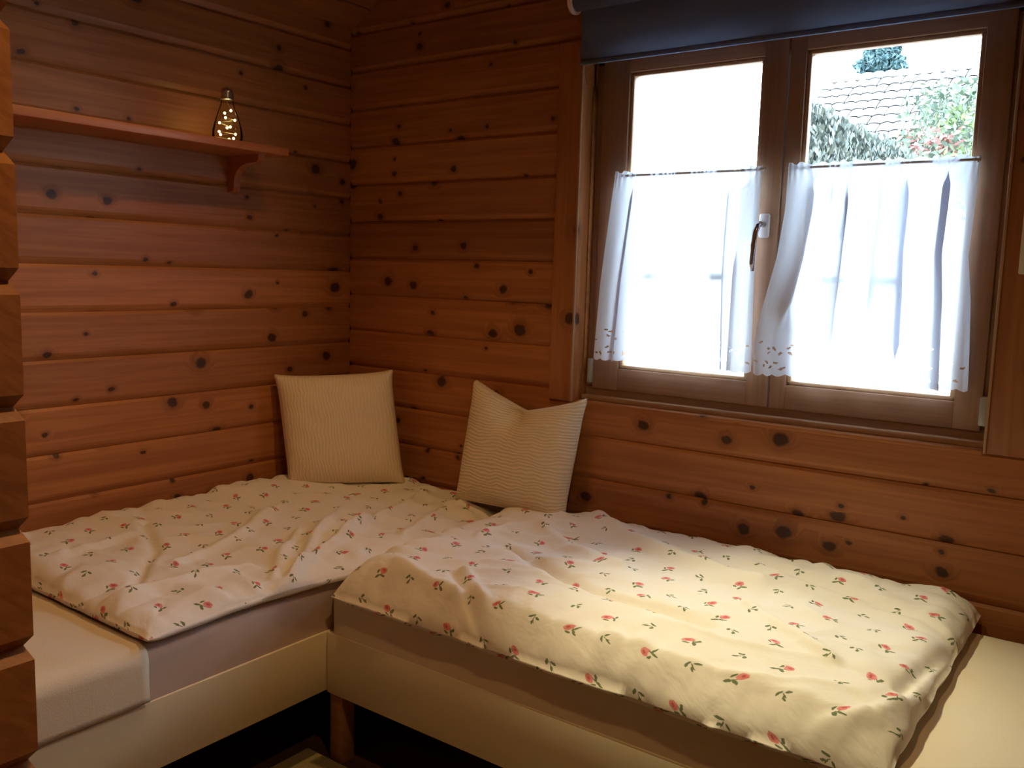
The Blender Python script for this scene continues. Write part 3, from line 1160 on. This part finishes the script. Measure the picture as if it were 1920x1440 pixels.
# ------------------------------------------------------------------ cushions
def cushion(name, label, bl_, br, tl, tr, T, mat, nrm, chop=0.0, seed=0):
    bl_, br, tl, tr = (Vector(q) for q in (bl_, br, tl, tr))
    n = Vector(nrm).normalized()
    N = 56
    V, UVs = [], []
    for side in (1, -1):
        for i in range(N + 1):
            for j in range(N + 1):
                a, b = -1 + 2 * i / N, -1 + 2 * j / N
                aa = a * (1 - 0.060 * (1 - abs(b) ** 7))
                bb = b * (1 - 0.060 * (1 - abs(a) ** (3.5 if b > 0 else 8)))
                s, t = (aa + 1) / 2, (bb + 1) / 2
                p = bl_ * (1 - s) * (1 - t) + br * s * (1 - t) + tl * (1 - s) * t + tr * s * t
                e = max(0, (1 - a ** 4)) * max(0, (1 - b ** 4))
                th_ = T * (e ** 0.5)
                ear = (abs(a) * abs(b)) ** 5
                th_ += 0.014 * ear * min(1, e * 30)
                if chop:
                    tent = max(0.0, 1 - abs(a - 0.02) / 0.98)
                    p = p + (bl_ - tl).normalized() * chop * tent * max(0, b) ** 2.2
                    dent = math.exp(-((a + 0.10) / 0.24) ** 2 - ((b - 0.80) / 0.34) ** 2)
                    th_ *= 1 - (0.95 if side > 0 else 0.3) * dent
                w_ = 0.004 * noise.noise(Vector((a * 3, b * 3, seed))) * e
                V.append(p + n * side * (th_ + w_))
                UVs.append((s * 0.42, t * 0.42))
    W = N + 1
    F = []
    for k in range(2):
        o_ = k * W * W
        for i in range(N):
            for j in range(N):
                F.append((o_ + i * W + j, o_ + (i + 1) * W + j, o_ + (i + 1) * W + j + 1, o_ + i * W + j + 1))
    me = bpy.data.meshes.new('cushion')
    me.from_pydata([tuple(v) for v in V], [], F)
    layer = me.uv_layers.new(name='UVMap')
    for lp in me.loops:
        layer.data[lp.index].uv = UVs[lp.vertex_index]
    bm = bmesh.new()
    bm.from_mesh(me)
    bmesh.ops.remove_doubles(bm, verts=bm.verts, dist=0.0004)
    bmesh.ops.recalc_face_normals(bm, faces=bm.faces)
    bm.to_mesh(me)
    bm.free()
    o = link(name, me, M[mat], None, True)
    return tag(o, label, 'cushion')


cushion('cushion', 'square cream ribbed cushion leaning into the corner of the room', (0.100, -0.388, 0.540), (0.398, -0.098, 0.548), (0.025, -0.385, 0.932), (0.320, -0.092, 0.954),
        0.072, 'cush1', (0.70, -0.70, 0.12), 0.0, 1)
cushion('cushion', 'cream ribbed cushion with a dented top edge leaning below the window', (0.640, -0.128, 0.538), (1.070, -0.122, 0.546), (0.668, -0.072, 0.950), (1.106, -0.070, 0.932),
        0.070, 'cush2', (0.0, -1, 0.13), 0.060, 4)

# ------------------------------------------------------------------ shelf with the bulb lamp
sh = tag(empty('wall_shelf', (0.1, -0.9, 1.66)), 'narrow orange pine shelf fixed to the log wall', 'shelf')
bd = under(sh, 'shelf_board', rbox((-0.72, -0.1, -0.012), (0.72, 0.1, 0.012), 0.003, 2), 'shelf')
bd.matrix_parent_inverse = Matrix.Identity(4)
bd.rotation_euler = (0, 0, PI / 2)
bd.location = (0.0, -0.275, 0.0)
SH_TOP = 1.672


def bracket(y):
    """L bracket: leg on the wall, arm under the shelf, curved brace between"""
    t = 0.024
    zt = 1.648
    poly = [(0.0, zt), (0.155, zt), (0.155, zt - 0.014), (0.148, zt - 0.024)]
    for k in range(9):
        a = k / 8 * PI / 2
        poly.append((0.034 + 0.075 * (1 - math.sin(a)), zt - 0.026 - 0.052 * (1 - math.cos(a))))
    poly += [(0.032, zt - 0.098), (0.026, zt - 0.110), (0.014, zt - 0.114), (0.0, zt - 0.114)]
    n = len(poly)
    V = [(x, y, z) for x, z in poly] + [(x, y + t, z) for x, z in poly]
    F = [tuple(range(n)), tuple(range(2 * n - 1, n - 1, -1))] + [(i, (i + 1) % n, n + (i + 1) % n, n + i) for i in range(n)]
    return mesh(V, F)


under(sh, 'bracket', bracket(-0.540), 'shelf', False)
under(sh, 'bracket', bracket(-1.560), 'shelf', False)

LB = (0.130, -0.634, SH_TOP)
lamp = tag(empty('bulb_lamp', LB), 'bulb shaped glass lamp with tiny warm lights on the shelf', 'lamp')
prof = [(0.037, 0.0), (0.043, 0.004), (0.0455, 0.018), (0.044, 0.036), (0.037, 0.062), (0.028, 0.088), (0.021, 0.107), (0.018, 0.121), (0.0185, 0.132)]
gb = link('glass', lathe(prof, 32), M['bulb'], lamp, True)
cap = link('screw_cap', lathe([(0.0185, 0.126), (0.0197, 0.129), (0.0185, 0.133), (0.0197, 0.137), (0.0185, 0.141), (0.0197, 0.145), (0.0185, 0.150), (0.015, 0.158), (0.006, 0.162)], 24), M['metal'], lamp, True)
rl = random.Random(11)
ledm = lathe([(0.0006, -0.0040), (0.0028, -0.0028), (0.0040, 0), (0.0028, 0.0028), (0.0006, 0.0040)], 10)
wire = []
for k in range(12):
    t = k / 11
    z = 0.010 + 0.085 * t ** 1.3
    rr = interp([(0, 0.038), (0.35, 0.037), (0.6, 0.029), (1.0, 0.014)], t) * rl.uniform(0.55, 0.95)
    a = k * 2.4 + rl.uniform(-.3, .3)
    p = (rr * math.cos(a), rr * math.sin(a), z)
    wire.append(p)
    o = link('light_bead', ledm, M['led'], lamp)
    o.location = p
link('wire', tube(wire + [(0, 0, 0.12)], 0.0006, 5), M['metal'], lamp)
ll = bpy.data.lights.new('bulb_lamp_glow', 'POINT')
ll.energy = 0.13
ll.color = (1.0, 0.72, 0.18)
ll.shadow_soft_size = 0.02
lo = bpy.data.objects.new('bulb_lamp_glow', ll)
COL.objects.link(lo)
lo.parent = lamp
lo.location = (0, 0, 0.05)

# ------------------------------------------------------------------ ceiling spot bar (above the frame)
sb = tag(empty('ceiling_spot_bar', (1.275, -0.80, 2.70)), 'ceiling spot bar with two warm lamp heads', 'lamp')
bar = link('bar', rbox((-0.28, -0.02, -0.008), (0.28, 0.02, 0.008), 0.004, 2), M['white'], sb)
bar.rotation_euler = (0, -th, 0)
bar.location = (0, 0, 0.093)
headm = lathe([(0.018, 0.06), (0.030, 0.055), (0.034, 0.0), (0.036, -0.06), (0.033, -0.06), (0.030, -0.045)], 24)
facem = lathe([(0.001, -0.046), (0.031, -0.046)], 24)
for hpz, htz, pw, cone, bl2 in HEADS:
    q = (Vector(htz) - Vector(hpz)).to_track_quat('-Z', 'Y').to_euler()
    hd = link('head', headm, M['white'], sb, True)
    hd.location = Vector(hpz) - sb.location
    hd.rotation_euler = q
    link('lamp_face', facem, M['spotlamp'], hd)
    link('stem', tube([Vector(hpz) - sb.location + Vector((0, 0, 0.02)), Vector((hpz[0], hpz[1], ceil_z(hpz[0]) - 0.01)) - sb.location], 0.006, 8), M['white'], sb)
pn = tag(empty('pendant_lamp', PEND[0]), 'small white pendant lamp hanging near the log partition', 'lamp')
link('shade', lathe([(0.02, 0.10), (0.05, 0.085), (0.10, -0.02), (0.103, -0.02), (0.052, 0.090), (0.021, 0.105)], 28), M['white'], pn, True)
link('lamp_face', lathe([(0.001, 0.05), (0.03, 0.05)], 16), M['spotlamp'], pn)
link('cord', tube([(0, 0, 0.10), (0, 0, ceil_z(PEND[0][0]) - PEND[0][2])], 0.003, 6), M['white'], pn)

# picture frame edge beside the window
pf = tag(empty('picture_frame', (2.30, -0.016, 1.50)), 'pale wooden picture frame hung on the casing beside the window', 'picture frame')
for a, b in (((2.209, -0.024, 1.330), (2.225, -0.011, 1.640)), ((2.385, -0.024, 1.330), (2.401, -0.011, 1.640)), ((2.225, -0.024, 1.330), (2.385, -0.011, 1.346)), ((2.225, -0.024, 1.624), (2.385, -0.011, 1.640))):
    under(pf, 'moulding', rbox(a, b, 0.003, 2), 'paint')
under(pf, 'picture', rbox((2.225, -0.018, 1.346), (2.385, -0.011, 1.624), 0.001, 1), 'sheet')

# rug on the floor between the beds
rg = rbox((0.730, -1.80, 0.0), (2.05, -0.838, 0.012), 0.005, 2)
tag(link('rug', rg, M['rug']), 'olive beige rug on the dark floor between the beds', 'rug')

# ------------------------------------------------------------------ garden seen through the window
tag(link('ground', boxes([((-30, 0.2, -0.55), (25, 45, -0.45))]), M['ground']), kind='structure')
rv = random.Random(5)


def leaves(points, size, up=0.0, jitter=0.5):
    V, F = [], []
    for p in points:
        p = Vector(p)
        n = Vector((rv.gauss(0, 1), rv.gauss(0, 1), rv.gauss(0, 1) + 0.4)).normalized()
        a = n.cross(Vector((rv.gauss(0, 1), rv.gauss(0, 1), rv.gauss(0, 1)))).normalized()
        if up:
            a = (a * (1 - up) + Vector((rv.gauss(0, .15), rv.gauss(0, .15), 1)) * up).normalized()
        b = n.cross(a).normalized()
        s = size * rv.uniform(0.6, 1.3)
        k = len(V)
        V += [p - a * s, p + b * s * 0.42 + a * s * 0.1, p + a * s, p - b * s * 0.42 + a * s * 0.1]
        F.append((k, k + 1, k + 2, k + 3))
    me = bpy.data.meshes.new('leaves')
    me.from_pydata([tuple(v) for v in V], [], F)
    return me


# tall hedge running away from the house
hed = tag(empty('hedge', (0.35, 5.5, -0.45)), 'tall hedge of upright leaves beside the neighbouring roof', 'hedge')
core = boxes([((0.50, 3.08, -0.45), (0.60, 6.8, 2.24))])
under(hed, 'stems', core, 'bark', False)
pts = []
for k in range(15000):
    pts.append((0.66 + rv.gauss(0, 0.03), rv.uniform(3.0, 6.9), rv.uniform(1.35, 2.36)))
for k in range(3500):
    pts.append((rv.uniform(0.45, 0.68), rv.uniform(3.0, 6.9), 2.31 + rv.gauss(0, 0.03)))
for k in range(900):
    pts.append((rv.uniform(0.45, 0.68), 3.02 + rv.gauss(0, 0.02), rv.uniform(-0.4, 2.34)))
o = under(hed, 'leaves', leaves(pts, 0.026, 0.7), 'hedge', False)
o['kind'] = 'stuff'


# neighbouring house: walls, tiled roof facing us
def P16(px, py, y):
    return on_y(px, py, y)


RZ, RY, EZ, EY = 5.64, 18.0, 3.15, 14.6           # ridge and eave
hs_ = tag(empty('house', (-2.0, 18.0, -0.45)), 'house with a weathered tiled roof beyond the hedge', 'house')
under(hs_, 'wall', boxes([((-3.9, 14.9, -0.45), (6.0, 21.2, EZ))]), 'render', False)
dl = math.hypot(RY - EY, RZ - EZ)
sl = math.atan2(RZ - EZ, RY - EY)
Rr = Matrix.Translation((0, EY, EZ)) @ Matrix.Rotation(sl, 4, 'X')
dk = boxes([((-4.05, 0, -0.08), (6.2, dl, 0))])
dk.transform(Rr)
under(hs_, 'roof_deck', dk, 'tilegap', False)
dk2 = boxes([((-4.05, -dl, -0.08), (6.2, 0, 0))])
dk2.transform(Matrix.Translation((0, RY, RZ)) @ Matrix.Rotation(-sl, 4, 'X') @ Matrix.Translation((0, dl, 0)))
under(hs_, 'roof_deck', dk2, 'tilegap', False)
# one pantile, shared by all
tw, tl_ = 0.24, 0.34
V, F = [], []
for i in range(7):
    x = tw * i / 6
    z = 0.030 * math.sin(PI * i / 6) ** 1.0
    V += [(x * 0.94, 0, z + 0.050), (x * 0.94, tl_ * 0.98, z + 0.016), (x * 0.94, 0, z + 0.034)]
for i in range(6):
    a = i * 3
    F += [(a, a + 3, a + 4, a + 1), (a + 2, a + 5, a + 3, a)]
tile_me = mesh(V, F)
nrow, ncol = int(dl / tl_) + 1, int(11.0 / tw)
cells = []
for r in range(nrow):
    for c in range(ncol):
        p = Rr @ Vector((-4.05 + c * tw, r * tl_, 0.012))
        d = p - CAM
        vx = 960 + FPX * d.dot(CR) / d.dot(_f)
        vy = 720 - FPX * d.dot(CU) / d.dot(_f)
        seen = 1510 < vx < 1850 and 60 < vy < 300
        cells.append((0 if seen else 1, abs(vx - 1680) + abs(vy - 190), r, c))
cells.sort()
rest_V, rest_F = [], []
for k, (ns, dd, r, c) in enumerate(cells):
    off = Vector((-4.05 + c * tw + rv.uniform(-.006, .006), r * tl_, 0.012))
    if k < 290 and not ns:
        o = link('roof_tile', tile_me, M['tile'], hs_)
        o.matrix_parent_inverse = Matrix.Translation(-Vector(hs_.location))
        o.matrix_basis = Rr @ Matrix.Translation(off)
    else:
        n = len(rest_V)
        rest_V += [Rr @ (Vector(v) + off) for v in V]
        rest_F += [tuple(n + q for q in f) for f in F]
o = under(hs_, 'roof_tiles', mesh(rest_V, rest_F), 'tile', False)
o['kind'] = 'stuff'

# pale house further left
h2 = tag(empty('house', (-9, 19, -0.45)), 'pale rendered house with a low white roof behind the first window pane', 'house')
under(h2, 'wall', boxes([((-16, 17.2, -0.45), (-5.6, 22, 3.4))]), 'render', False)
rf = mesh([(-16.3, 16.9, 3.3), (-5.4, 16.9, 3.3), (-5.4, 19.6, 4.62), (-16.3, 19.6, 4.62), (-16.3, 22.3, 3.3), (-5.4, 22.3, 3.3)],
          [(0, 1, 2, 3), (3, 2, 5, 4), (1, 5, 2), (0, 3, 4), (0, 4, 5, 1)])
under(h2, 'roof', rf, 'paletile', False)
for k in range(12):
    t = k / 12
    a = Vector((-16.3, 16.9, 3.3)).lerp(Vector((-16.3, 19.6, 4.62)), t)
    under(h2, 'tile_row', boxes([((-16.3, a.y, a.z), (-5.4, a.y + 0.20, a.z + 0.045))]), 'paletile', False)


def blob_points(c, rad, n, shell=0.75):
    out = []
    c = Vector(c)
    for k in range(n):
        d = Vector((rv.gauss(0, 1), rv.gauss(0, 1), rv.gauss(0, 1))).normalized()
        f = rv.uniform(shell, 1.05) * (1 + 0.18 * noise.noise(d * 3 + c))
        out.append((c.x + d.x * rad[0] * f, c.y + d.y * rad[1] * f, c.z + d.z * rad[2] * f))
    return out


def bush(name, label, cat, blobs, mats, size, stem_top):
    base_ = Vector((blobs[0][0][0], blobs[0][0][1], -0.45))
    t = tag(empty(name, base_), label, cat)
    under(t, 'stem', tube([base_, base_ + Vector((0.1, 0, 0.9)), Vector(stem_top)], [0.09, 0.07, 0.03], 8), 'bark', False)
    for (c, rad, n), mt in zip(blobs, mats):
        o = under(t, 'leaves' if mt != 'flower' else 'blossom', leaves(blob_points(c, rad, n, 0.55), size), mt, False)
        o['kind'] = 'stuff'
    return t


p1 = on_y(1815, 215, 10.5)
p1b = on_y(1780, 185, 11.5)
bush('ivy_bush', 'dark green climbing ivy spreading over the tiled roof', 'ivy',
     [((p1.x + .25, 10.5, p1.z - 0.1), (0.75, 0.5, 0.62), 1500), ((p1b.x + 0.1, 11.5, p1b.z - .15), (0.75, 0.5, 0.42), 900), ((p1.x + .1, 10.3, p1.z - .25), (0.5, 0.4, 0.35), 420)],
     ['ivy', 'ivy', 'lime'], 0.055, (p1.x, 10.5, p1.z - 0.3))
p2 = on_y(1735, 262, 8.2)
bush('flowering_bush', 'pink red flowering bush between hedge and ivy', 'bush',
     [((p2.x, 8.2, p2.z - 0.1), (0.42, 0.35, 0.24), 420), ((p2.x + 0.1, 8.0, p2.z - 0.12), (0.5, 0.35, 0.22), 420), ((p2.x + 0.25, 7.9, p2.z - .5), (0.8, 0.4, 0.36), 800)],
     ['flower', 'ivy', 'lime'], 0.045, (p2.x, 8.2, p2.z - 0.25))
pc = on_y(1652, 125, 27)
cf = tag(empty('conifer', (pc.x, 27, -0.45)), 'blue green conifer standing behind the tiled roof', 'tree')
under(cf, 'trunk', tube([(pc.x, 27, -0.45), (pc.x, 27, pc.z + 0.3)], [0.25, 0.08], 8), 'bark', False)
pts = []
for k in range(9000):
    z = rv.uniform(pc.z - 3.0, pc.z + 1.0)
    rr = 0.66 * (0.70 + 0.2 * math.sin(z * 9.0) + 0.05 + 0.25 * math.sin(z * 4.1)) * min(1.0, (pc.z + 1.1 - z) / 0.5)
    a = rv.uniform(0, 2 * PI)
    f = math.sqrt(rv.random())
    pts.append((pc.x + rr * f * math.cos(a), 27 + rr * f * math.sin(a), z))
o = under(cf, 'needles', leaves(pts, 0.15), 'needle', False)
o['kind'] = 'stuff'

# pale garden wall outside with dark slots
gw = tag(empty('garden_wall', (0.6, 2.4, -0.45)), 'low white garden wall seen through the curtains', 'garden wall')
under(gw, 'wall', boxes([((-4.0, 2.40, -0.45), (3.2, 2.55, 1.52))]), 'render', False)
